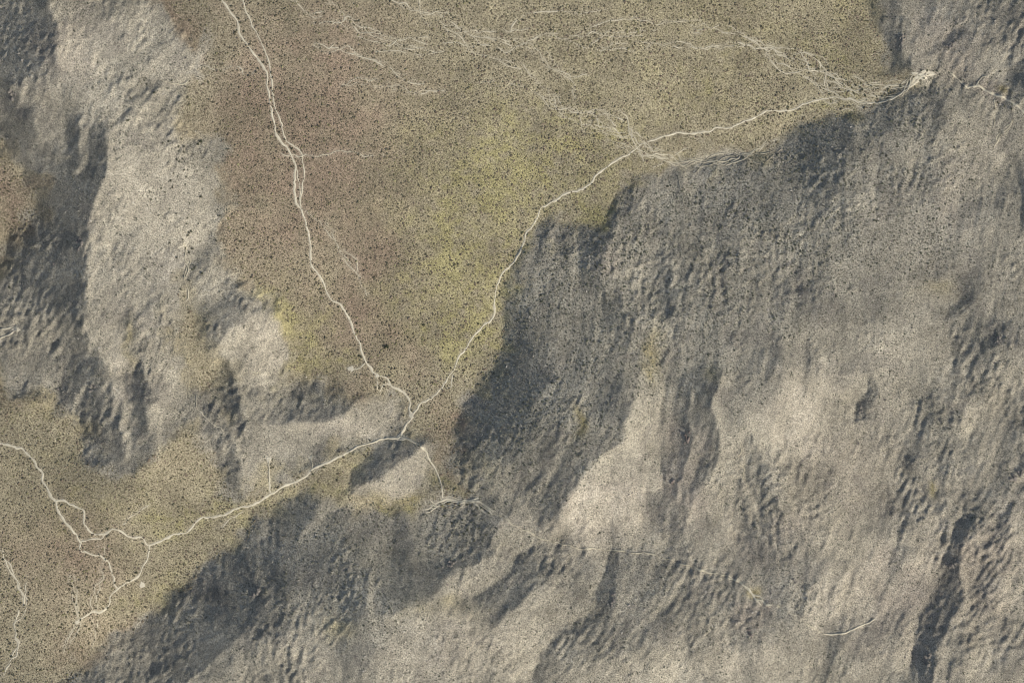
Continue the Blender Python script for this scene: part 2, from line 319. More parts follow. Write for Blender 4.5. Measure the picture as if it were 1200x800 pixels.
def height(x, y):
    u = (x-GX0)/GS; v = (y-GY0)/GS
    z = cubic(Z0, u, v)
    wx = x+3*fbm(x, y, 25, 2, 4); wy = y+3*fbm(x, y, 25, 2, 5)
    bas = np.clip(bilerp(BAS, (wx-GX0)/GS, (wy-GY0)/GS), 0, 1); hill = 1-bas
    slp = bilerp(SLP, u, v)
    s = hill*(.25+.75*smooth(.03, .4, slp))
    s = s*(.28+.3*smooth(560, 680, x)*smooth(400, 520, y)+.72*smooth(.15, .48, bilerp(TONE, u, v)))*(1.0-.12*smooth(260, 340, x)+.12*smooth(560, 760, x+.3*y))
    rough = s*(.3+.7*smooth(-.8, 1.2, fbm(x, y, 90, 2, 3)))
    wx = x+(1.4-.8*smooth(560, 700, x))*fbm(x, y, 16, 2, 1); wy = y+(1.4-.8*smooth(560, 700, x))*fbm(x, y, 16, 2, 2)
    z = z+s*.85*lic(wx, wy, 24, 34, 0, 5.)
    g2 = lic(wx, wy, 11, 20, 1, 3.)
    z = z+s*(.5-.24*smooth(560, 700, x))*(.55+.45*np.clip(fbm(x, y, 60, 2, 0), -1, 1.4))*(-np.abs(g2)*.8+.7*g2)
    z = z+s*(.12+.30*smooth(560, 760, x+.2*y))*lic(x+.3*(wx-x), y, 6.0, 42, 3, 3.5)
    z = z+rough*.55*lic(x, y, 4.6, 7, 2, 2.)
    z = z+rough*((.4-.26*smooth(560, 700, x))*fbm(x, y, 12, 2, 1)+.42*fbm(x, y, 5, 2, 2))+hill*.10*fbm(x, y, 4, 2, 2)
    crag = smooth(-.1, 1.3, fbm(x, y, 70, 3, 4)+.5*smooth(.2, .6, slp))
    z = z+hill*crag*(.95*np.clip(vnoise(x+.35*y, y*.7, 4.6, 5)-.45, 0, 1.3)+.55*np.clip(vnoise(x, y, 8.5, 2)-.5, 0, 1.5)-.5*np.clip(vnoise(x+.35*y, .6*y, 3.6, 1)-.6, 0, 1))
    z = z+bas*(.22*fbm(x, y, 45, 3, 0)+.05*fbm(x, y, 7, 2, 3))
    return z, bas, slp
# ---------------------------------------------------------------- END TERRAIN

def W3(x, y, z): return (x-600.0, 400.0-y, z)      # map metres to world

# ---------------------------------------------------------------- materials
def attr_mat(name, attr, grains, bump=None, rough=.95, spec=.15):
    """colour from an attribute, broken up by noise grains [(scale, low, high)]"""
    m = bpy.data.materials.new(name); m.use_nodes = True
    N = m.node_tree.nodes; L = m.node_tree.links
    b = N['Principled BSDF']; b.inputs['Roughness'].default_value = rough; b.inputs['Specular IOR Level'].default_value = spec
    at = N.new('ShaderNodeAttribute'); at.attribute_name = attr
    tc = N.new('ShaderNodeNewGeometry')
    col = at.outputs['Color']
    for sc, lo, hi in grains:
        nz = N.new('ShaderNodeTexNoise'); nz.inputs['Scale'].default_value = sc; nz.inputs['Detail'].default_value = 3; nz.inputs['Roughness'].default_value = .6
        mr = N.new('ShaderNodeMapRange'); mr.inputs['From Min'].default_value = .32; mr.inputs['From Max'].default_value = .68
        mr.inputs['To Min'].default_value = lo; mr.inputs['To Max'].default_value = hi
        mx = N.new('ShaderNodeVectorMath'); mx.operation = 'SCALE'
        L.new(tc.outputs['Position'], nz.inputs['Vector']); L.new(nz.outputs['Fac'], mr.inputs['Value'])
        L.new(col, mx.inputs[0]); L.new(mr.outputs[0], mx.inputs['Scale']); col = mx.outputs[0]
    L.new(col, b.inputs['Base Color'])
    if bump:
        nz = N.new('ShaderNodeTexNoise'); nz.inputs['Scale'].default_value = bump[0]; nz.inputs['Detail'].default_value = 4; nz.inputs['Roughness'].default_value = .65
        bp = N.new('ShaderNodeBump'); bp.inputs['Strength'].default_value = bump[1]; bp.inputs['Distance'].default_value = bump[2]
        L.new(tc.outputs['Position'], nz.inputs['Vector']); L.new(nz.outputs['Fac'], bp.inputs['Height']); L.new(bp.outputs[0], b.inputs['Normal'])
    return m
M_GROUND = attr_mat('desert_soil', 'soil', [(.6, .58, 1.45), (.16, .88, 1.12), (1.2, .7, 1.32)], (.5, .8, .7))
M_SHRUB = attr_mat('shrub_leaves', 'tint', [(1.4, .75, 1.25)], None, .8, .2)
M_TRACK = attr_mat('bare_track_dirt', 'tint', [(.45, .86, 1.1), (.08, .92, 1.06)], (1.2, .3, .1))
M_ROCK = attr_mat('weathered_rock', 'tint', [(.7, .7, 1.25)], (1.2, .6, .3))
def flat_mat(name, rgb, grains, rough=.85):
    m = attr_mat(name, 'none', grains, None, rough)
    N = m.node_tree.nodes; L = m.node_tree.links
    at = [n for n in N if n.type == 'ATTRIBUTE'][0]; c = N.new('ShaderNodeRGB'); c.outputs[0].default_value = (*rgb, 1)
    for l in list(at.outputs['Color'].links): L.new(c.outputs[0], l.to_socket)
    N.remove(at); return m
M_CROWN = [flat_mat('crown_olive', (.120, .120, .074), [(1.5, .7, 1.3)]), flat_mat('crown_grey_green', (.140, .136, .094), [(1.5, .7, 1.3)]), flat_mat('crown_dark_green', (.088, .096, .058), [(1.5, .7, 1.3)])]
M_STEM = flat_mat('shrub_stem', (.10, .08, .06), [(3., .7, 1.3)])
M_OUT = [flat_mat('dark_varnished_rock', (.22, .20, .17), [(.5, .65, 1.3)]), flat_mat('brown_rock', (.20, .168, .142), [(.5, .65, 1.3)]), flat_mat('pale_rock', (.34, .31, .26), [(.5, .7, 1.25)])]

def tag(o, label=None, cat=None, group=None, kind=None):
    if label: o['label'] = label
    if cat: o['category'] = cat
    if group: o['group'] = group
    if kind: o['kind'] = kind
    return o

def mesh_np(name, V, F, k, mat, attr=None, col=None, smooth_=False):
    me = bpy.data.meshes.new(name)
    me.vertices.add(len(V)); me.vertices.foreach_set('co', np.ascontiguousarray(V, dtype=np.float32).ravel())
    n = len(F); me.loops.add(n*k); me.loops.foreach_set('vertex_index', np.ascontiguousarray(F, dtype=np.int32).ravel())
    me.polygons.add(n); me.polygons.foreach_set('loop_start', np.arange(0, n*k, k, dtype=np.int32))
    me.polygons.foreach_set('use_smooth', np.full(n, smooth_, dtype=bool))
    if attr:
        a = me.attributes.new(attr, 'FLOAT_COLOR', 'POINT')
        c = np.ones((len(V), 4), dtype=np.float32); c[:, :3] = col; a.data.foreach_set('color', c.ravel())
    me.materials.append(mat); me.update(calc_edges=True); me.validate()
    return me
def link(name, me, parent=None):
    o = bpy.data.objects.new(name, me); COL.objects.link(o)
    if parent: o.parent = parent
    return o

# ---------------------------------------------------------------- courses of tracks and washes (map metres)
TRACKS = [   # width, brightness, course
 (2.5, 1.0, '256,-20 260,0 270,15 278,27 280,37 288,52 298,63 311,84 313,98 315,118 318,138 325,162 337,174 343,189 345,209 345,233 351,245 359,263 361,275 364,290 364,309 375,324 381,339 388,351 401,360 410,376 418,395 429,424 442,439 453,442 459,451 475,462 480,470 480,482 482,488'),
 (1.5, .9, '276,-20 283,0 288,13 297,32 301,40 307,51 314,74 318,98 322,125 330,148 335,165 351,177 354,189 356,209 352,233 352,245'),
 (1.1, .82, '343,186 348,202 350,219 352,240'),
 (2.3, 1.0, '482,488 492,474 513,459 524,444 533,429 538,419 550,402 562,385 575,376 578,365 581,344 587,324 599,309 607,298 613,286 620,270 630,255 634,243 642,240 659,229 688,218 701,202 725,186 745,175 765,164 789,156 816,156 840,150 858,150 877,140 900,130 925,128 947,120 967,115 998,116 1018,121 1045,116 1062,106 1079,91 1092,86'),
 (1.2, .9, '519,450 521,453 525,454 529,452 530,446 531,438'),
 (2.6, 1.0, '482,488 475,498 469,511 455,513 435,518 418,524 406,530 388,540 367,549 359,559 334,569 317,579 300,590 283,594 256,605 233,609 219,623 202,626 186,635 173,638 165,631 150,630 135,621 111,626 98,614 96,599 81,591 71,586 62,587'),
 (3.0, 1.0, '-30,512 0,520 17,525 27,531 35,537 44,549 51,567 59,584 69,603 81,619 93,636'),
 (2.0, .95, '93,636 94,646 118,653 127,663 130,678 136,691'),
 (1.8, .92, '93,635 105,632 118,631 121,626'),
 (2.1, .97, '173,638 174,646 165,667 159,677 145,685 136,691 128,699 126,709 116,719 105,719 89,729'),
 (1.3, .9, '315,538 316,556 317,577'), (1.2, .88, '364,537 367,548'),
 (1.4, .95, '411,432 418,432 429,425'), (1.1, .85, '442,439 442,456'), (1.1, .85, '445,458 452,449 459,451'),
 (1.6, .92, '469,511 484,517 494,523 499,529 502,537 511,550 516,567 519,583'),
 (.9, .75, '174,592 158,602 143,614'), (1.0, .78, '229,462 233,479 250,496 262,505'),
 (3.0, .97, '1133,103 1143,100 1160,110 1180,118 1200,133 1230,150'), (1.2, .85, '1143,100 1150,92 1156,91'),
 (2.2, 1.0, '-10,386 0,385 13,383 18,387'), (1.8, .97, '-10,397 0,395 10,390 18,387'),
 (2.1, .95, '962,739.5 972,741 984,739 998,734 1011,729 1023,723'), (.8, .7, '1068,150 1085,159'),
 (1.3, .85, '1113,86 1123,94 1133,103'), (.9, .75, '259,620 270,608 284,600'),
]
WASHES = [ (1, 1.5, 1.0, .78, '578,600 600,612 640,632 690,642 752,646'), (1, 1.5, 1.0, .78, '792,658 820,666 852,674'), (1, 1.5, 1.0, .76, '903,705 925,716 945,730 962,739'), (2, 6, .7, .74, '330,-10 360,8 384,18 420,36 460,44 500,52'), (2, 9, .6, .66, '470,0 510,22 560,44 610,60 650,84 680,110'), (2, 6, .7, .74, '600,50 640,40 680,46 720,40 770,44'), (2, 5, .7, .72, '700,60 760,52 820,60 870,50'), (3, 6, .7, .74, '810,28 845,36 880,46 915,58'), (2, 6, .7, .72, '400,100 440,96 480,104 520,100'), (1, 6, .6, .66, '560,90 610,100 650,118'), (2, 8, .6, .68, '690,140 720,160 760,182'), (3, 8, .8, .76, '900,58 930,76 955,96 985,112'), (2, 5, .8, .76, '1000,96 1030,98 1056,92'), (1, 2, 1., .85, '1165,118 1168,126 1176,134'), (3, 3, .7, .74, '1186,142 1172,156 1160,176'),   # strands, spread, width, brightness, course
 (3, 2.0, 1.1, .98, '852,674 865,680 874,686 882,694 892,700 903,705'), (1, 1, 1.1, .85, '752,646 775,653 792,658'),
 (2, 4, 1.2, .92, '-20,640 0,648 7,665 19,683 25,712 20,736 22,753 15,766 0,793'), (1, 2, 1.1, .9, '29,675 29,699 25,712'), (3, 5, .7, .75, '81,675 84,705 89,729 76,749 72,765'),
 (3, 4, .8, .8, '384,0 395,6'), (2, 3, .8, .82, '367,24 395,24 405,20 415,27 435,39 459,47 482,56 509,59'), (1, 2, .8, .82, '378,62 400,60 415,62'),
 (2, 2.5, .85, .85, '367,51 391,54 408,54 425,66 448,74 469,89 486,94 500,98'), (2, 3, .9, .82, '455,-10 465,0 482,10 502,15 519,15 536,32 556,40 580,46 600,52'), (1, 2, .8, .8, '556,39 580,37 600,38 620,34'),
 (1, 2, .7, .78, '519,52 536,50 560,58'), (1, 2, .7, .76, '440,58 480,60 520,60'), (1, 2, .8, .8, '598,36 607,22 624,15 651,13 684,15 710,10'), (1, 2, .8, .8, '678,39 701,27 721,23 752,22 775,26 802,24 823,24'),
 (4, 7, .75, .76, '640,108 667,128 701,133 728,142 755,167 789,186'), (4, 10, .7, .7, '660,124 690,140 720,160 745,172 780,184 800,192'), (3, 4, .9, .8, '745,176 770,184 789,188 816,186 850,191 870,182 900,167'), (4, 6, .8, .78, '800,190 830,188 860,186 890,180 915,170'),
 (4, 6, 1.0, .84, '870,44 890,52 900,59 934,64 954,73 971,88 1001,101 1042,110 1062,101 1072,91'), (4, 7, .9, .8, '934,64 950,80 961,95 984,110 1000,116 1020,120'), (3, 5, .9, .82, '970,92 1000,106 1030,106 1060,98 1075,90'),
 (1, 2, .9, .8, '175,86 189,93 216,98 236,78 256,79 277,76 288,89 299,84'), (3, 3, 1.3, .98, '498,596 510,590 520,584 540,586 560,590 578,600'), (2, 4, 1.2, .95, '506,592 524,590 545,592 570,597'),
 (1, 1.5, .7, .75, '352,244 372,258 390,280 405,296 415,302 420,318'), (2, 2.5, .7, .72, '380,262 398,290 420,325 432,345'), (1, 2, .8, .7, '214,322 217,338 216,352'), (2, 3, .8, .7, '215,270 216,300 213,325'),
 (2, 5, .7, .7, '120,640 119,680 112,700 104,760'), (1, 3, .8, .7, '1165,120 1166,135 1164,150'), (1, 2, .7, .68, '1085,160 1080,150 1062,146'), (2, 3, .7, .72, '870,560 866,540 870,520'), (1, 2, .7, .7, '795,205 800,235 804,250'),
 (1, 2, .7, .74, '640,60 660,84 690,86'), (2, 3, .6, .7, '520,30 560,60 610,78 640,100'), (1, 2, .7, .72, '330,180 370,182 400,176 430,184 450,182'),
]
PADS = [(470, 512, 5.5, 4.0), (165, 686, 3.2, 3.2), (88.5, 730, 2.4, 2.2), (315, 538, 3.0, 3.2), (364, 536, 2.2, 2.0), (411, 432, 3.6, 2.8), (1079, 90, 6.5, 3.6), (1090, 86.5, 6, 2.4), (1072, 96, 4, 3), (1072, 86, 3.5, 1.6), (1082, 84, 3, 2), (482, 487, 2.6, 2.6), (15, 385, 4, 3), (442, 440, 2.5, 2)]

rnd = np.random.default_rng(11)
def course(s, step=1.0):
    p = np.array(P(s)); p = np.vstack([2*p[0]-p[1], p, 2*p[-1]-p[-2]]); out = []
    for i in range(1, len(p)-2):
        n = max(2, int(np.linalg.norm(p[i+1]-p[i])/step)); t = np.linspace(0, 1, n, endpoint=False)[:, None]
        a, b, c, d = p[i-1], p[i], p[i+1], p[i+2]
        out.append(.5*((2*b)+(c-a)*t+(2*a-5*b+4*c-d)*t*t+(3*b-a-3*c+d)*t**3))
    return np.vstack(out+[p[-2][None]])
def wander(n, scale, seed):
    t = np.arange(n, dtype=float); return vnoise(t, np.full(n, seed*17.7), scale, seed % 6)
LINES = []                                          # (xy, half width, brightness, name, key)
for i, (wd, br, s) in enumerate(TRACKS):
    c = course(s); n = len(c); nx = np.gradient(c, axis=0); nx /= np.linalg.norm(nx, axis=1)[:, None]+1e-9; nr = np.stack([-nx[:, 1], nx[:, 0]], 1)
    c = c+nr*(.55*wander(n, 9, i)+.3*wander(n, 4, i+3))[:, None]
    LINES.append((c, np.clip(wd*(.40 if wd > 1.7 else .52)*(1+.22*wander(n, 7, i+1)+.12*wander(n, 2.5, i+2)), .3, 4), br, 'dirt_track', i))
for i, (ns, sp, wd, br, s) in enumerate(WASHES):
    c = course(s); n = len(c); nx = np.gradient(c, axis=0); nx /= np.linalg.norm(nx, axis=1)[:, None]+1e-9; nr = np.stack([-nx[:, 1], nx[:, 0]], 1)
    for k in range(ns):
        off = sp*.75*wander(n, 26, i*5+k)+1.1*wander(n, 7, i*3+k+1)
        if ns == 1: off = off*.6
        hw = wd*.48*(.95+.6*wander(n, 9, i+k*2+2))
        LINES.append((c+nr*off[:, None], np.clip(hw, -.3, 1.6), br*(.88 if br < .9 else 1), 'dry_wash', 1000+i))

# ---------------------------------------------------------------- ground sheet
STEP = 1.5
def axis(a, b, lo, hi):
    core = np.arange(a, b+.01, STEP); out = [core]
    l = [a]; s = STEP
    while l[-1] > lo: s = min(s*1.13, 400); l.append(l[-1]-s)
    r = [core[-1]]; s = STEP
    while r[-1] < hi: s = min(s*1.13, 400); r.append(r[-1]+s)
    return np.concatenate([np.array(l[1:])[::-1], core, np.array(r[1:])])
AX = axis(-24, 1224, -9000, 10200); AY = axis(-24, 824, -9000, 9800)
GXX, GYY = np.meshgrid(AX, AY)
qx = np.clip(GXX, -335, 1535); qy = np.clip(GYY, -295, 1095)
GZ, GB, GSL = height(qx, qy)
ov = np.maximum.reduce([-GXX-200, GXX-1400, -GYY-170, GYY-970, 0*GXX]); fo = smooth(0, 250, ov)
farz = 25+70*fbm(GXX, GYY, 900, 4, 2)+12*fbm(GXX, GYY, 160, 3, 3)
GZ = GZ*(1-fo)+farz*fo; GB = GB*(1-fo)+smooth(-.2, .4, -fbm(GXX, GYY, 900, 4, 2))*fo
print('heights', round(time.time()-T_START, 1))

def zs(x, y):                                       # height of the sheet itself
    ix = np.clip(np.searchsorted(AX, x)-1, 0, len(AX)-2); iy = np.clip(np.searchsorted(AY, y)-1, 0, len(AY)-2)
    fx = (x-AX[ix])/(AX[ix+1]-AX[ix]); fy = (y-AY[iy])/(AY[iy+1]-AY[iy])
    return (GZ[iy, ix]*(1-fx)+GZ[iy, ix+1]*fx)*(1-fy)+(GZ[iy+1, ix]*(1-fx)+GZ[iy+1, ix+1]*fx)*fy
def gsamp(A, x, y):
    ix = np.clip(np.searchsorted(AX, x)-1, 0, len(AX)-2); iy = np.clip(np.searchsorted(AY, y)-1, 0, len(AY)-2)
    return A[iy, ix]

# distance to tracks, rasterised at 1 m
RW, RH = 1300, 900
trk = np.full((RH, RW), 30.0, dtype=np.float32)
yy, xx = np.mgrid[-6:7, -6:7]; kd = np.hypot(xx, yy).astype(np.float32)
for c, hw, br, nm, key in LINES:
    for (x, y), h in zip(c[::2], hw[::2]):
        if h < .15: continue
        i, j = int(round(y+50)), int(round(x+50))
        if 6 <= i < RH-7 and 6 <= j < RW-7:
            v = trk[i-6:i+7, j-6:j+7]; np.minimum(v, kd-h, out=v)
for x, y, a, b in PADS:
    i, j = int(y+50), int(x+50); Y2, X2 = np.mgrid[i-14:i+15, j-14:j+15] if i >= 14 and j >= 14 else (None, None)
    if Y2 is None: continue
    d = (np.hypot((X2-50-x)/a, (Y2-50-y)/b)-1)*min(a, b); v = trk[i-14:i+15, j-14:j+15]; np.minimum(v, d, out=v)
def tdist(x, y):
    return trk[np.clip((y+50.5).astype(int), 0, RH-1), np.clip((x+50.5).astype(int), 0, RW-1)]

# soil colours (reflectance, plus sunlight brightening in PALE)
def zone(x, y, pts, soft):                          # (x, y, rx, ry, strength)
    r = 0*x
    for a, b, rx, ry, st in pts: r = np.maximum(r, st*np.exp(-(((x-a)/rx)**2+((y-b)/ry)**2)**soft))
    return r
YELLOW = [(620, 180, 150, 60, .75), (550, 310, 75, 100, .8), (850, 40, 260, 90, .2), (620, 200, 110, 42, 1), (540, 250, 60, 60, .7), (540, 390, 55, 55, 1), (500, 320, 50, 60, .6), (310, 340, 26, 22, .9), (335, 385, 36, 40, 1), (350, 430, 50, 22, .7), (470, 585, 55, 16, 1), (440, 545, 24, 22, .5), (360, 560, 40, 18, .7), (700, 245, 36, 26, .9), (660, 40, 40, 30, .3), (850, 60, 90, 50, .3), (980, 60, 50, 50, .4), (800, 110, 60, 30, .4), (240, 600, 60, 20, .6), (110, 590, 80, 40, .35), (180, 690, 50, 25, .4), (30, 480, 40, 30, .4), (700, 150, 90, 40, .35), (1000, 118, 34, 12, .7)]
HILLYEL = [(480, 584, 34, 9, .9), (515, 572, 10, 12, .6), (770, 412, 9, 26, 1), (760, 440, 8, 14, .5), (670, 495, 6, 22, .9), (666, 480, 4, 10, .5), (228, 400, 10, 50, .9), (240, 450, 20, 20, .6), (877, 690, 6, 5, 1.2), (1092, 572, 5, 9, .9), (1172, 104, 8, 5, .8), (1100, 335, 20, 10, .4), (830, 435, 7, 12, .35), (560, 545, 30, 30, .35), (400, 725, 30, 14, .35), (155, 400, 5, 30, .5), (520, 715, 40, 12, .3)]
BROWN = [(360, 170, 95, 160, 1), (300, 120, 50, 100, .8), (290, 200, 45, 120, .7), (420, 380, 55, 60, 1), (420, 290, 60, 60, .8), (390, 60, 80, 70, .8), (525, 520, 16, 40, .9), (560, 560, 40, 20, .6), (440, 460, 40, 16, .6), (80, 650, 70, 60, .7), (10, 230, 30, 50, .8), (130, 760, 60, 30, .5), (470, 110, 60, 50, .3), (210, 20, 26, 40, .8), (15, 470, 30, 20, .5)]
PINK = [(1060, 700, 60, 60, .8), (1150, 650, 50, 80, .6), (800, 560, 20, 60, .7), (900, 640, 50, 40, .5), (700, 600, 50, 40, .4), (80, 60, 30, 50, .4), (1130, 40, 60, 40, .5), (990, 560, 60, 60, .3), (1150, 100, 20, 20, .7), (870, 715, 25, 20, .7), (1110, 260, 40, 40, .3), (720, 300, 15, 25, .5)]
PALE = [(305, 395, 36, 38, .55), (930, 480, 36, 60, .9), (715, 595, 50, 40, .7), (205, 300, 30, 40, .6), (180, 220, 60, 60, .25), (610, 620, 30, 14, .6), (460, 565, 35, 15, .5), (400, 490, 60, 14, .6), (960, 700, 40, 40, .4), (215, 310, 10, 40, .6), (540, 760, 60, 40, .4), (1090, 640, 12, 40, .5), (870, 770, 60, 30, .4), (150, 440, 30, 40, .4), (235, 60, 14, 16, .7), (800, 205, 20, 14, .2)]  # pale soil and streambeds, with sunlit slopes brightened in the colour
C_ = lambda *v: np.array(v)
def soil(x, y, bas):
    dx = 14*fbm(x, y, 40, 3, 1); dy = 14*fbm(x, y, 40, 3, 2); X2, Y2 = x+dx, y+dy
    f1 = fbm(x, y, 60, 4, 5); f2 = fbm(x, y, 17, 3, 0)
    B = C_(.290, .255, .170)*np.ones(x.shape+(1,))
    ye = np.clip(zone(x+1.4*dx, y+1.4*dy, YELLOW, .8)*(.8+.25*f2+.3*fbm(x, y, 7, 3, 2))*1.08, 0, .95)[..., None]; bw = np.clip(zone(X2, Y2, BROWN, 1)*(1+.2*f2), 0, 1)[..., None]
    B = B*(1-ye)+C_(.292, .262, .130)*ye
    B = B*(1-bw*(1-ye*.6))+C_(.238, .184, .130)*bw*(1-ye*.6)
    H = C_(.314, .287, .220)*np.ones(x.shape+(1,))
    sh = np.clip(bilerp(SHRUBBY, (x-GX0)/GS, (y-GY0)/GS), 0, 1)[..., None]
    H = H*(1-sh)+C_(.302, .279, .216)*sh
    pk = np.clip(zone(X2, Y2, PINK, 1), 0, 1)[..., None]; H = H*(1-.7*pk)+C_(.318, .266, .212)*.7*pk
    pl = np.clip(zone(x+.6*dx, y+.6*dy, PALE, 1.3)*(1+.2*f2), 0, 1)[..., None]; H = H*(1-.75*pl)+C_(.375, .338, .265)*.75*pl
    hy = np.clip(zone(x+.35*dx, y+.35*dy, HILLYEL, 1)*(1+.3*f2), 0, 1)[..., None]; H = H*(1-hy*.8)+C_(.27, .225, .095)*hy*.8
    H = H*(1+.07*f1+.06*f2)[..., None]; B = B*(1+.05*f1+.06*f2)[..., None]
    # desert varnish: grey-brown stony patches
    va = smooth(.5, 1.7, fbm(X2, Y2, 34, 4, 3))[..., None]; H = H*(1-.30*va)+C_(.17, .155, .135)*.30*va
    b = bilerp(CBAS, (x+.25*dx-GX0)/GS, (y+.25*dy-GY0)/GS); b = np.clip(b+.18*f2*(b > .02)*(b < .98), 0, 1)[..., None]
    c = H*(1-b)+B*b
    t = tdist(x, y)[..., None]; k = np.exp(-np.clip(t, 0, 30)/1.5)*.35
    return np.clip(c*(1-k)+C_(.40, .36, .275)*k, .02, .8)
SC = soil(GXX, GYY, GB)
V = np.stack([GXX-600, 400-GYY, GZ], -1).reshape(-1, 3)
ny, nx_ = GXX.shape
idx = np.arange(ny*nx_).reshape(ny, nx_)
F = np.stack([idx[1:, :-1], idx[1:, 1:], idx[:-1, 1:], idx[:-1, :-1]], -1).reshape(-1, 4)
ground = tag(link('ground', mesh_np('ground', V, F, 4, M_GROUND, 'soil', SC.reshape(-1, 3), True)), kind='structure')
print('ground', len(F)*2, round(time.time()-T_START, 1))

# ---------------------------------------------------------------- tracks, washes and cleared pads: thin crowned sheets laid on the ground
def ribbon(parts, name):
    VV, FF, CC, base = [], [], [], 0
    for c, hw, br in parts:
        tg = np.gradient(c, axis=0); tg /= np.linalg.norm(tg, axis=1)[:, None]+1e-9; nr = np.stack([-tg[:, 1], tg[:, 0]], 1)
        run = hw > .12
        offs = (-1.2, -.85, 0., .85, 1.2); lift = (-.25, .12, .14, .12, -.25)
        n = len(c); rows = []
        for o, l in zip(offs, lift):
            p = c+nr*(hw*o)[:, None]; rows.append(np.stack([p[:, 0]-600, 400-p[:, 1], zs(p[:, 0], p[:, 1])+l+.45*(1-gsamp(GB, p[:, 0], p[:, 1]))*(l > 0)], 1))
        R = np.stack(rows, 1).reshape(-1, 3)
        g = C_(.58, .53, .395)*br+C_(.30, .265, .18)*(1-br)
        tone = (1+.07*wander(n, 6, 1))[:, None, None]*np.ones((1, 5, 1))
        edge = np.array([.82, .95, 1.0, .95, .82])[None, :, None]
        CC.append((g*tone*edge).reshape(-1, 3)); VV.append(R)
        i = np.arange(n-1)[run[:-1] & run[1:]]
        for k in range(4):
            FF.append(np.stack([base+i*5+k, base+(i+1)*5+k, base+(i+1)*5+k+1, base+i*5+k+1], 1))
        base += n*5
    VV = np.vstack(VV); FF = np.vstack(FF); CC = np.vstack(CC)
    if len(FF) == 0: return
    a, b, c = VV[FF[0, 0]], VV[FF[0, 1]], VV[FF[0, 2]]
    if np.cross(b-a, c-a)[2] < 0: FF = FF[:, ::-1]
    tag(link(name, mesh_np(name, VV, FF, 4, M_TRACK, 'tint', CC, True)), kind='structure')
keys = {}
for c, hw, br, nm, key in LINES: keys.setdefault((nm, key), []).append((c, hw, br))
for (nm, key), parts in keys.items(): ribbon(parts, nm)
for q, (x, y, a, b) in enumerate(PADS):
    n = 28; th = np.linspace(0, 2*math.pi, n, endpoint=False)
    rr = 1+.16*np.sin(3*th+q)+.10*np.sin(7*th+2*q)+.12*rnd.standard_normal(n)
    rings = [(.2, .16), (.4, .16), (.6, .16), (.8, .15), (.97, .12), (1.15, -.3)]
    VV = [np.array([[x-600, 400-y, float(zs(np.array([x]), np.array([y]))[0])+.12]])]
    for f, l in rings:
        px, py = x+a*rr*f*np.cos(th), y+b*rr*f*np.sin(th); VV.append(np.stack([px-600, 400-py, zs(px, py)+l+.3*(1-gsamp(GB, px, py))*(l > 0)], 1))
    VV = np.vstack(VV); j = np.arange(n); k = (j+1) % n
    T = [np.stack([0*j, 1+k, 1+j], 1)]
    for r in range(5):
        o, p = 1+r*n, 1+(r+1)*n; T += [np.stack([o+j, o+k, p+j], 1), np.stack([o+k, p+k, p+j], 1)]
    T = np.vstack(T)
    tag(link('bare_clearing', mesh_np('bare_clearing', VV, T, 3, M_TRACK, 'tint', np.tile(C_(.56, .515, .395), (len(VV), 1)), True)), kind='structure')

# ---------------------------------------------------------------- low shrubs that cover the flats and slopes
def shrub_template(seed):
    r = np.random.default_rng(seed); n = 4; th = np.arange(n)*2*math.pi/n
    a0 = th+r.normal(0, .2, n); r0 = r.uniform(.65, 1.1, n); a1 = th+.5+r.normal(0, .2, n); r1 = r.uniform(.55, 1.05, n)
    V = np.vstack([np.stack([r0*np.cos(a0), r0*np.sin(a0), np.full(n, -.12)], 1), np.stack([r1*np.cos(a1), r1*np.sin(a1), r.uniform(.45, .95, n)], 1), [[r.normal(0, .15), r.normal(0, .15), r.uniform(.8, 1.15)]]])
    j = np.arange(n); k = (j+1) % n
    T = np.vstack([np.stack([j, k, n+j], 1), np.stack([k, n+k, n+j], 1), np.stack([n+j, n+k, np.full(n, 2*n)], 1)])
    return V, T
TPL = [shrub_template(s) for s in range(12)]
def scatter_mesh(x, y, r, h, col, tpls, seed, sink=0.):
    g = np.random.default_rng(seed); z = zs(x, y); VV, TT, CC, base = [], [], [], 0
    which = g.integers(0, len(tpls), len(x))
    for k, (tv_, tt_) in enumerate(tpls):
        s = np.where(which == k)[0]
        if len(s) == 0: continue
        a = g.uniform(0, 6.283, len(s)); ca, sa = np.cos(a)[:, None], np.sin(a)[:, None]
        vx, vy, vz = tv_[:, 0][None], tv_[:, 1][None], tv_[:, 2][None]
        el = g.uniform(.8, 1.25, len(s))[:, None]
        X = (vx*ca*el-vy*sa/el)*r[s][:, None]+x[s][:, None]-600; Y = (vx*sa*el+vy*ca/el)*r[s][:, None]+400-y[s][:, None]; Zv = vz*h[s][:, None]+z[s][:, None]-sink
        VV.append(np.stack([X, Y, Zv], -1).reshape(-1, 3)); nv = len(tv_)
        TT.append((tt_[None]+(base+np.arange(len(s))*nv)[:, None, None]).reshape(-1, 3)); base += len(s)*nv
        CC.append(np.repeat(col[s], nv, axis=0))
    return np.vstack(VV), np.vstack(TT), np.vstack(CC)
def jitter_grid(sp, x0, x1, y0, y1, seed):
    g = np.random.default_rng(seed); X, Y = np.meshgrid(np.arange(x0, x1, sp), np.arange(y0, y1, sp))
    X = X+(np.arange(X.shape[0]) % 2)[:, None]*sp*.5
    return (X+g.uniform(-.46, .46, X.shape)*sp).ravel(), (Y+g.uniform(-.46, .46, Y.shape)*sp).ravel()

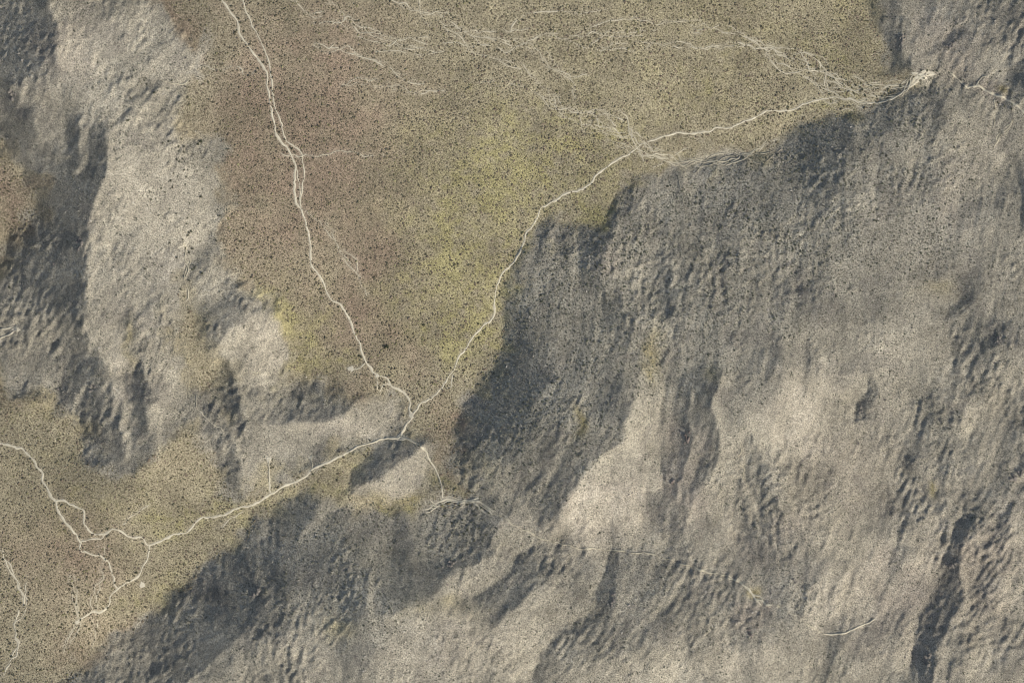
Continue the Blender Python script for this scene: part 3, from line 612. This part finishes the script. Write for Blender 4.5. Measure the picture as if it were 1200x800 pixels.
x, y = jitter_grid(2.75, -25, 1225, -20, 820, 5)
bas = gsamp(GB, x, y); slp = gsamp(GSL, x, y)
g0 = np.random.default_rng(20); patch = fbm(x, y, 38, 3, 4); sh = np.clip(bilerp(SHRUBBY, (x-GX0)/GS, (y-GY0)/GS), 0, 1)
td = tdist(x, y)
pr = np.where(g0.random(len(x)) < smooth(.25, .75, bas), np.clip(.84+.09*patch+.10*fbm(x, y, 14, 2, 1), 0, 1), (.42+.12*patch)*(1-sh)+(.74+.08*patch)*sh)
lit = np.clip(zone(x, y, PALE, 1.2), 0, 1)*(bas < .5); pr = pr*(1-.75*lit)
outside = (x < -15) | (x > 1215) | (y < -15) | (y > 815); pr = np.where(outside, pr*.6, pr)
g = np.random.default_rng(21)
keep = (g.random(len(x)) < pr) & (td > .5)
x, y, bas, sh, patch = x[keep], y[keep], bas[keep], sh[keep], patch[keep]
n = len(x)
size = np.clip(np.exp(g.normal(0, .34, n)+.06*patch), .4, 2.3)
r = np.where(bas > .5, .80, .58+.2*sh)*size; h = r*g.uniform(.4, .75, n)
yl = np.clip(zone(x, y, YELLOW, 1), 0, 1)*(bas > .5)
c1 = C_(.158, .136, .088); c2 = C_(.185, .148, .106); c3 = C_(.190, .176, .094); c4 = C_(.115, .106, .068)
u = g.random(n)[:, None]; col = np.where(u < .45, c1, np.where(u < .7, c2, np.where(u < .82+.1*yl[:, None], c3, c4)))*np.exp(g.normal(0, .18, n))[:, None]
hillc = np.where(u < .5, C_(.125, .124, .09), np.where(u < .75, C_(.18, .172, .125), C_(.075, .08, .056)))*np.exp(g.normal(0, .2, n))[:, None]
col = np.where(bas[:, None] > .5, col, hillc)
Vs, Ts, Cs = scatter_mesh(x, y, r, h, col, TPL, 3)
tag(link('desert_scrub', mesh_np('desert_scrub', Vs, Ts, 3, M_SHRUB, 'tint', Cs)), 'small dark shrubs dotted over the flats and hillsides', 'scrub', kind='stuff')
print('scrub', n, len(Ts), round(time.time()-T_START, 1))
# dry bunch grass in the yellow patches
x, y = jitter_grid(3.1, 0, 1200, 0, 800, 9); yl = zone(x, y, YELLOW, 1)*(gsamp(GB, x, y) > .5)+zone(x, y, HILLYEL, 1)*(gsamp(GB, x, y) <= .5)
g = np.random.default_rng(22); keep = (g.random(len(x)) < yl*.55) & (tdist(x, y) > .6); x, y = x[keep], y[keep]; n = len(x)
GT = []
for s in range(4):
    q = np.random.default_rng(90+s); vv, tt = [], []
    for k in range(5):
        a = q.uniform(0, 6.28); c_, s_ = math.cos(a), math.sin(a); rr = q.uniform(.5, 1.)
        vv += [(-.25*s_, .25*c_, -.05), (.25*s_, -.25*c_, -.05), (rr*c_, rr*s_, q.uniform(.5, 1.))]; tt.append((3*k, 3*k+1, 3*k+2))
    GT.append((np.array(vv), np.array(tt)))
r = g.uniform(.5, .95, n); Vs, Ts, Cs = scatter_mesh(x, y, r, r*.8, C_(.30, .27, .10)*np.exp(g.normal(0, .2, n))[:, None], GT, 4)
tag(link('bunch_grass', mesh_np('bunch_grass', Vs, Ts, 3, M_SHRUB, 'tint', Cs)), 'yellow dry grass tufts in patches among the shrubs', 'grass', kind='stuff')

# loose rocks on the slopes
def rock_template(seed):
    q = np.random.default_rng(seed); b = np.array([(-1, -1, -.4), (1, -1, -.4), (1, 1, -.4), (-1, 1, -.4), (-.7, -.7, .7), (.7, -.7, .7), (.7, .7, .7), (-.7, .7, .7)], float)
    b = b*.75+q.normal(0, .2, b.shape)
    t = np.array([(0, 1, 5), (0, 5, 4), (1, 2, 6), (1, 6, 5), (2, 3, 7), (2, 7, 6), (3, 0, 4), (3, 4, 7), (4, 5, 6), (4, 6, 7)])
    return b, t
RT = [rock_template(s) for s in range(8)]
x, y = jitter_grid(4.0, -10, 1210, -10, 810, 13); bas = gsamp(GB, x, y); slp = gsamp(GSL, x, y)
g = np.random.default_rng(23); stony = smooth(.0, 1.6, fbm(x, y, 45, 3, 0))*(.35+smooth(.15, .6, slp))
sh = np.clip(bilerp(SHRUBBY, (x-GX0)/GS, (y-GY0)/GS), 0, 1)
keep = (bas < .4) & (g.random(len(x)) < .22+.8*stony+.35*sh) & (tdist(x, y) > 1); x, y = x[keep], y[keep]; n = len(x)
r = .55*np.exp(g.normal(0, .35, n)); u = g.random(n)[:, None]
col = np.where(u < .5, C_(.42, .385, .32), np.where(u < .75, C_(.22, .19, .16), C_(.13, .12, .11)))*np.exp(g.normal(0, .12, n))[:, None]
Vs, Ts, Cs = scatter_mesh(x, y, r, r*.9, col, RT, 6, .1)
tag(link('loose_rocks', mesh_np('loose_rocks', Vs, Ts, 3, M_ROCK, 'tint', Cs)), 'loose stones scattered over the hillsides', 'rocks', kind='stuff')
print('rocks', n, round(time.time()-T_START, 1))

# ---------------------------------------------------------------- the largest shrubs, each one a thing
def crown_mesh(seed, mat):
    q = np.random.default_rng(seed); vv, tt = [], []
    lobes = [(q.normal(0, .38), q.normal(0, .38), q.uniform(.45, .85), q.uniform(.42, .62)) for _ in range(6)]
    for k in range(150):
        lx, ly, lz, lr = lobes[k % 6]; d = q.normal(0, 1, 3); d /= np.linalg.norm(d); p = np.array([lx, ly, lz])+d*lr*q.uniform(.55, 1.05); p[2] = max(p[2], .12)
        e1 = np.cross(d, q.normal(0, 1, 3)); e1 /= np.linalg.norm(e1); e2 = np.cross(d, e1)+.5*d; s = q.uniform(.10, .2)
        b = len(vv); vv += [p-e1*s, p+e2*s*1.3, p+e1*s, p-e2*s*1.1]; tt += [(b, b+1, b+2), (b, b+2, b+3)]
    return mesh_np('crown', np.array(vv), np.array(tt), 3, mat)
def stem_mesh(seed):
    q = np.random.default_rng(seed); vv, tt = [], []
    for k in range(6):
        a = q.uniform(0, 6.28); top = np.array([.6*math.cos(a), .6*math.sin(a), q.uniform(.6, .9)]); base = np.array([.08*math.cos(a), .08*math.sin(a), -.1]); b = len(vv)
        for p, rr in ((base, .07), (top, .02)):
            for j in range(3): t = j*2.094; vv.append(p+np.array([rr*math.cos(t), rr*math.sin(t), 0]))
        for j in range(3):
            j2 = (j+1) % 3; tt += [(b+j, b+j2, b+3+j2), (b+j, b+3+j2, b+3+j)]
    return mesh_np('stems', np.array(vv), np.array(tt), 3, M_STEM)
CROWNS = [crown_mesh(100+s, M_CROWN[s % 3]) for s in range(9)]; STEMS = [stem_mesh(200+s) for s in range(3)]
PLACED = []
def big_shrub(x, y, r, label, group, kind=None):
    x, y = float(x), float(y); k = len(PLACED) if kind is None else kind
    z = float(zs(np.array([x]), np.array([y]))[0])
    o = bpy.data.objects.new('desert_shrub', None); o.empty_display_size = .5; COL.objects.link(o)
    o.location = W3(x, y, z-.05); o.rotation_euler = (0, 0, (k*2.399) % 6.283); o.scale = (r*.8, r*.8, r*.66)
    tag(o, label, 'shrub', group)
    c = link('crown', CROWNS[k % 9], o); s = link('stems', STEMS[k % 3], o)
    PLACED.append((x, y)); return o
R_ = random.Random(5)
CLUSTERS = [
 ('dark shrub standing in the bare white clearing at the upper right end of the track', 'shrubs of the white clearing', 1.45,
  '1071,90 1079.5,82.5 1083,92 1087,87 1094.5,83.5 1098,83.5 1101.5,87 1091,92.5 1077,89 1079.5,94 1086.5,82.5'),
 ('dark shrub between the braided wash strands just left of the white clearing', 'shrubs among the upper right wash strands', 1.5,
  '1042,104 1043,109.5 1037,110 1030,104 1050,107 1022,100 1012,104 1004,100 996,106 988,98 978,92 968,84 960,80 984,104 1002,110 1056,100 950,76 974,100 1015,112 1028,113'),
 ('dark shrub on the slope right of the white clearing, near the right hand track', 'shrubs near the right hand track', 1.5,
  '1126,94 1135.5,145.5 1123.5,145 1094.5,139 1171,85 1156,97 1150,106 1168,120 1176,125 1165,128 1184,128'),
 ('dark shrub in the narrow gully that joins the left hillside to the flat', 'shrubs of the left gully, upper end', 1.5,
  '209,177 215,178.5 207,187 214,186 208,206.5 200,212 202,219 217,215.5 218,207 215.5,199 204,202.6 210,190 212,162.5 190.6,167.5 197.5,165 209,172 215,172'),
 ('dark shrub dotted on the pale hillside left of the brown flat', 'shrubs on the pale left hillside', 1.4,
  '188.5,220.5 193.5,225 175,225 177,233.5 222,238 206,250 219,256 186,252 160,170 141,167.5 170,289 190,313 169,315 175,323 173,297.5 199,284 207,325.6 234,283 218,262 226,181'),
 ('dark shrub in the small tight clump beside the thin pale wash on the left hillside', 'clump by the thin left wash', 1.1,
  '167,90 171,98 160.6,100 165.6,97.5 168,94 164,96 163,92 170,91'),
 ('round dark shrub in the whitish streambed on the left hillside', 'shrubs of the whitish streambed', 1.6,
  '217,290 225,292 220.6,296 207,301.5 221.5,329 212.5,339 215,347.5'),
 ('dark bush in the row along the streambed just above its whitish part', 'row above the whitish streambed', 1.8,
  '221,272.5 224,271 220,275.6 214,280 228,314 225,316'),
 ('dark shrub by the small wash running down to the lower left cleared pad', 'shrubs of the lower left wash', 1.5,
  '79.6,686 82,687 79.6,692 84.5,696 85,705.5 87.7,709.6 82,709.6 85,719.7 97.5,715 99,719 92.6,727.5 91,719 84.5,731'),
 ('dark shrub scattered below the lower left cleared pad where the track ends', 'shrubs below the lower left pad', 1.4,
  '70.7,732 70,736 102,738 105.6,732 87.7,743.7 91,735.6 97.5,734 76,742 70,750 102,755 78,734 136,734 153.5,717.7 155,739'),
 ('dark shrub beside the forked pale wash at the far lower left edge', 'shrubs of the far lower left wash', 1.5,
  '9,679 14,688.5 31.7,696.6 27,709.6 1.6,656 4.5,648 20,734 18,740.5 27.6,726 11,755 7,750 16,700 23,690 12,770'),
 ('dark shrub among the tangled white wash strands at the foot of the middle slope', 'shrubs of the tangled white wash', 1.4,
  '539,589 547,590 560,593.6 564,595 568,596 537.7,592 528,588 549,598 558,603 508,594 504,599 516,590 553,592 533,593 573,600'),
 ('black shrub on the shaded slope below the tangled white wash', 'shrubs on the shaded middle slope', 1.6,
  '555.6,632.8 538.4,626.6 541.6,608.5 555.6,602.5 539,639 548,620 562,618 530,612 520,604 570,626 526,632 512,620'),
 ('dark shrub beside the track junction at the mouth of the main flat', 'shrubs at the main track junction', 1.3,
  '473,487 468,492 482,481 505,466.5 487,522.7 491,522.7 486,494 478,504'),
 ('small dark shrub on the bare junction pad where three tracks meet', 'shrubs on the junction pad', .8, '469,511.2 472,511.6'),
 ('dark shrub below the small pale pad at the head of the short spur track', 'shrubs at the short spur track', 1.3,
  '317.5,544 317.5,548 320,547.5 311,539 319,537.5 314,575 310.6,589 286,539 288,531'),
 ('dark shrub on the track bends in the lower left flat', 'shrubs at lower left track bends', 1.4, '112,721 124,713 115,650 122,656 133,684 147,681'),
]
SINGLES = [
 (452, 407, 3.4, 'largest dark bush, alone on the brown flat right of the left hand track'), (496, 381, 1.9, 'dark green bush on the yellow flat halfway between the two long tracks'),
 (157.6, 672, 2.1, 'dark bush beside the track just above the small triangular pad'), (180, 109, 2.0, 'lone dark bush ringed by grey ground high on the left hillside'),
 (234.5, 231, 2.0, 'tall narrow black bush standing alone near the foot of the left hillside'), (236, 320.6, 1.9, 'dark bush at the end of the grey shaded bank on the left hillside'),
 (149.5, 141.5, 1.9, 'black bush on the diagonal dark streak of the left hillside'), (234, 166, 2.3, 'broad dark bush at the edge where left hillside meets brown flat'),
 (231, 169, 2.0, 'lower of the two joined bushes at the edge of the brown flat'), (256.5, 253, 1.8, 'dark bush on the grey knob at the foot of the left hillside'),
 (200.6, 94, 1.6, 'dark bush touching the thin pale wash on the upper left hillside'), (495, 569, 1.5, 'dark shrub on the pale lower end of the small oval knoll'),
 (601, 548, 1.7, 'dark slanting bush on the brown slope right of the southward track'), (153, 115, 1.7, 'dark bush above the diagonal streak on the left hillside'),
 (280.6, 283, 1.5, 'dark shrub on the yellowish flat just right of the left hillside'), (253, 282, 1.5, 'dark shrub where the yellowish flat meets the pale left hillside'),
]
for lab, grp, rr, s in CLUSTERS:
    for x, y in P(s): big_shrub(x+R_.uniform(-.3, .3), y+R_.uniform(-.3, .3), rr*R_.uniform(.85, 1.2), lab, grp)
for x, y, rr, lab in SINGLES: big_shrub(x, y, rr, lab, 'large single bushes', 2 if rr > 1.7 else None)
def along(li, n, gap, lab, grp, t0=0., t1=1.):
    c = LINES[li][0]; k0, k1 = int(t0*(len(c)-1)), int(t1*(len(c)-1)); done = 0; tries = 0
    while done < n and tries < 2000:
        tries += 1; i = R_.randint(max(k0, 1), k1-1); d = c[i+1]-c[i-1] if i+1 < len(c) else c[i]-c[i-1]; d = d/(np.linalg.norm(d)+1e-9)
        o = R_.choice((-1, 1))*R_.uniform(gap, gap+4); x, y = c[i][0]-d[1]*o, c[i][1]+d[0]*o
        if not (2 < x < 1198 and 2 < y < 798) or tdist(np.array([x]), np.array([y]))[0] < .9 or any(abs(x-a)+abs(y-b) < 5 for a, b in PLACED): continue
        big_shrub(x, y, R_.uniform(1.3, 1.75), lab, grp); done += 1
along(0, 26, 2.6, 'dark shrub close beside the upper half of the long left hand track', 'shrubs lining the left hand track, upper half', .05, .5)
along(0, 20, 2.6, 'dark shrub close beside the lower half of the long left hand track', 'shrubs lining the left hand track, lower half', .55, .97)
along(3, 24, 2.6, 'dark shrub close beside the track along the foot of the central hill', 'shrubs lining the central track', .04, .45)
along(3, 16, 2.6, 'dark shrub close beside the track crossing the upper right flat', 'shrubs lining the upper right track', .5, .85)
along(5, 16, 2.6, 'dark shrub close beside the track between junction pad and lower left flat', 'shrubs lining the lower left track', .1, .95)

print('large shrubs', len(PLACED))

# ---------------------------------------------------------------- rock outcrops on the crags
def boulder_mesh(seed, mat):
    q = np.random.default_rng(seed); vv, tt = [], []
    n = 7; th = np.arange(n)*2*math.pi/n
    for rr, zz in ((1.0, -.6), (1.05, .15), (.72, .72)):
        a = th+q.normal(0, .12, n); ra = rr*q.uniform(.75, 1.15, n); vv += [np.array([ra[i]*math.cos(a[i]), ra[i]*math.sin(a[i]), zz+q.normal(0, .1)]) for i in range(n)]
    vv.append(np.array([q.normal(0, .2), q.normal(0, .2), .9])); top = 3*n
    for r0 in (0, n):
        for i in range(n):
            j = (i+1) % n; tt += [(r0+i, r0+j, r0+n+j), (r0+i, r0+n+j, r0+n+i)]
    for i in range(n): tt.append((2*n+i, 2*n+(i+1) % n, top))
    return mesh_np('boulder', np.array(vv), np.array(tt), 3, mat)
BOULD = [[boulder_mesh(300+10*m_+s, M_OUT[m_]) for s in range(4)] for m_ in range(3)]
def outcrop(x, y, rad, n, rock, size, label, ang=0., stretch=1.6):
    g = random.Random(int(x*7+y)); z = float(zs(np.array([float(x)]), np.array([float(y)]))[0])
    o = bpy.data.objects.new('rock_outcrop', None); COL.objects.link(o); o.location = W3(x, y, z); tag(o, label, 'rock outcrop', 'crags on the slopes')
    for i in range(n):
        a = g.uniform(0, 6.283); d = rad*math.sqrt(g.random()); ux, uy = d*math.cos(a)*stretch, d*math.sin(a)/stretch
        px = x+ux*math.cos(ang)-uy*math.sin(ang); py = y+ux*math.sin(ang)+uy*math.cos(ang)
        pz = float(zs(np.array([px]), np.array([py]))[0]); s = size*g.uniform(.55, 1.25)
        b = link('boulder', BOULD[rock][i % 4], o); b.location = (px-x, y-py, pz-z+.05*s); b.rotation_euler = (g.uniform(-.25, .25), g.uniform(-.25, .25), g.uniform(0, 6.28)); s *= .8; b.scale = (s*g.uniform(.8, 1.5), s, s*g.uniform(.6, 1.0))
for a in [(12, 108, 6, 9, 0, 2.6, 'small black crag at the far left edge, below the upper left shaded slope', 1.5), (1168, 396, 5, 7, 0, 1.5, 'dark streak of rocks high on the right hand slope', 2.0),
          (804, 512, 5, 10, 1, 2.2, 'reddish brown crag at the head of the middle gully', 1.8), (786, 568, 5, 8, 1, 1.8, 'brown rocks halfway down the middle gully', 1.9),
          (1188, 556, 6, 10, 0, 2.4, 'dark crag at the right edge with a curved lower rim', -.6), (1084, 770, 7, 10, 0, 2.4, 'dark rocks at the bottom of the deepest right hand ravine', 1.8),
          (1116, 655, 6, 9, 0, 2.2, 'dark crag in the upper part of the deepest right hand ravine', 2.0), (528, 662, 7, 10, 0, 2.2, 'dark crag on the crest of the lower middle ridge', -.4),
          (300, 692, 6, 8, 0, 2.2, 'dark rocks near the top of the lower left shaded face', -.9), (718, 700, 5, 8, 0, 2.0, 'dark rocks on the short shaded step in the lower middle slopes', 1.7),
          (740, 709, 5, 6, 2, 1.4, 'pale flat rocks beside the short shaded step in the lower middle', 0.1), (928, 678, 3, 6, 0, 1.6, 'small dark rock ring above the canyon wash', .5),
          (1008, 480, 4, 6, 0, 1.6, 'small dark rocks on the broad pale right slope', 1.6), (1058, 46, 5, 8, 0, 1.8, 'dark rocks at the edge of the upper right hill', 2.0),
          (1113, 54, 5, 8, 0, 1.8, 'slanting dark rock band on the upper right hill', -.6), (108, 452, 5, 7, 0, 1.8, 'dark rocks on the spur above the left end of the lower flat', 2.1),
          (92, 290, 7, 9, 0, 2.2, 'black rocks near the crest of the long left ridge', 1.6), (876, 742, 5, 8, 1, 1.6, 'brown rocks on the slope just below the canyon wash', 1.5)]:
    outcrop(*a)

print('done', round(time.time()-T_START, 1))
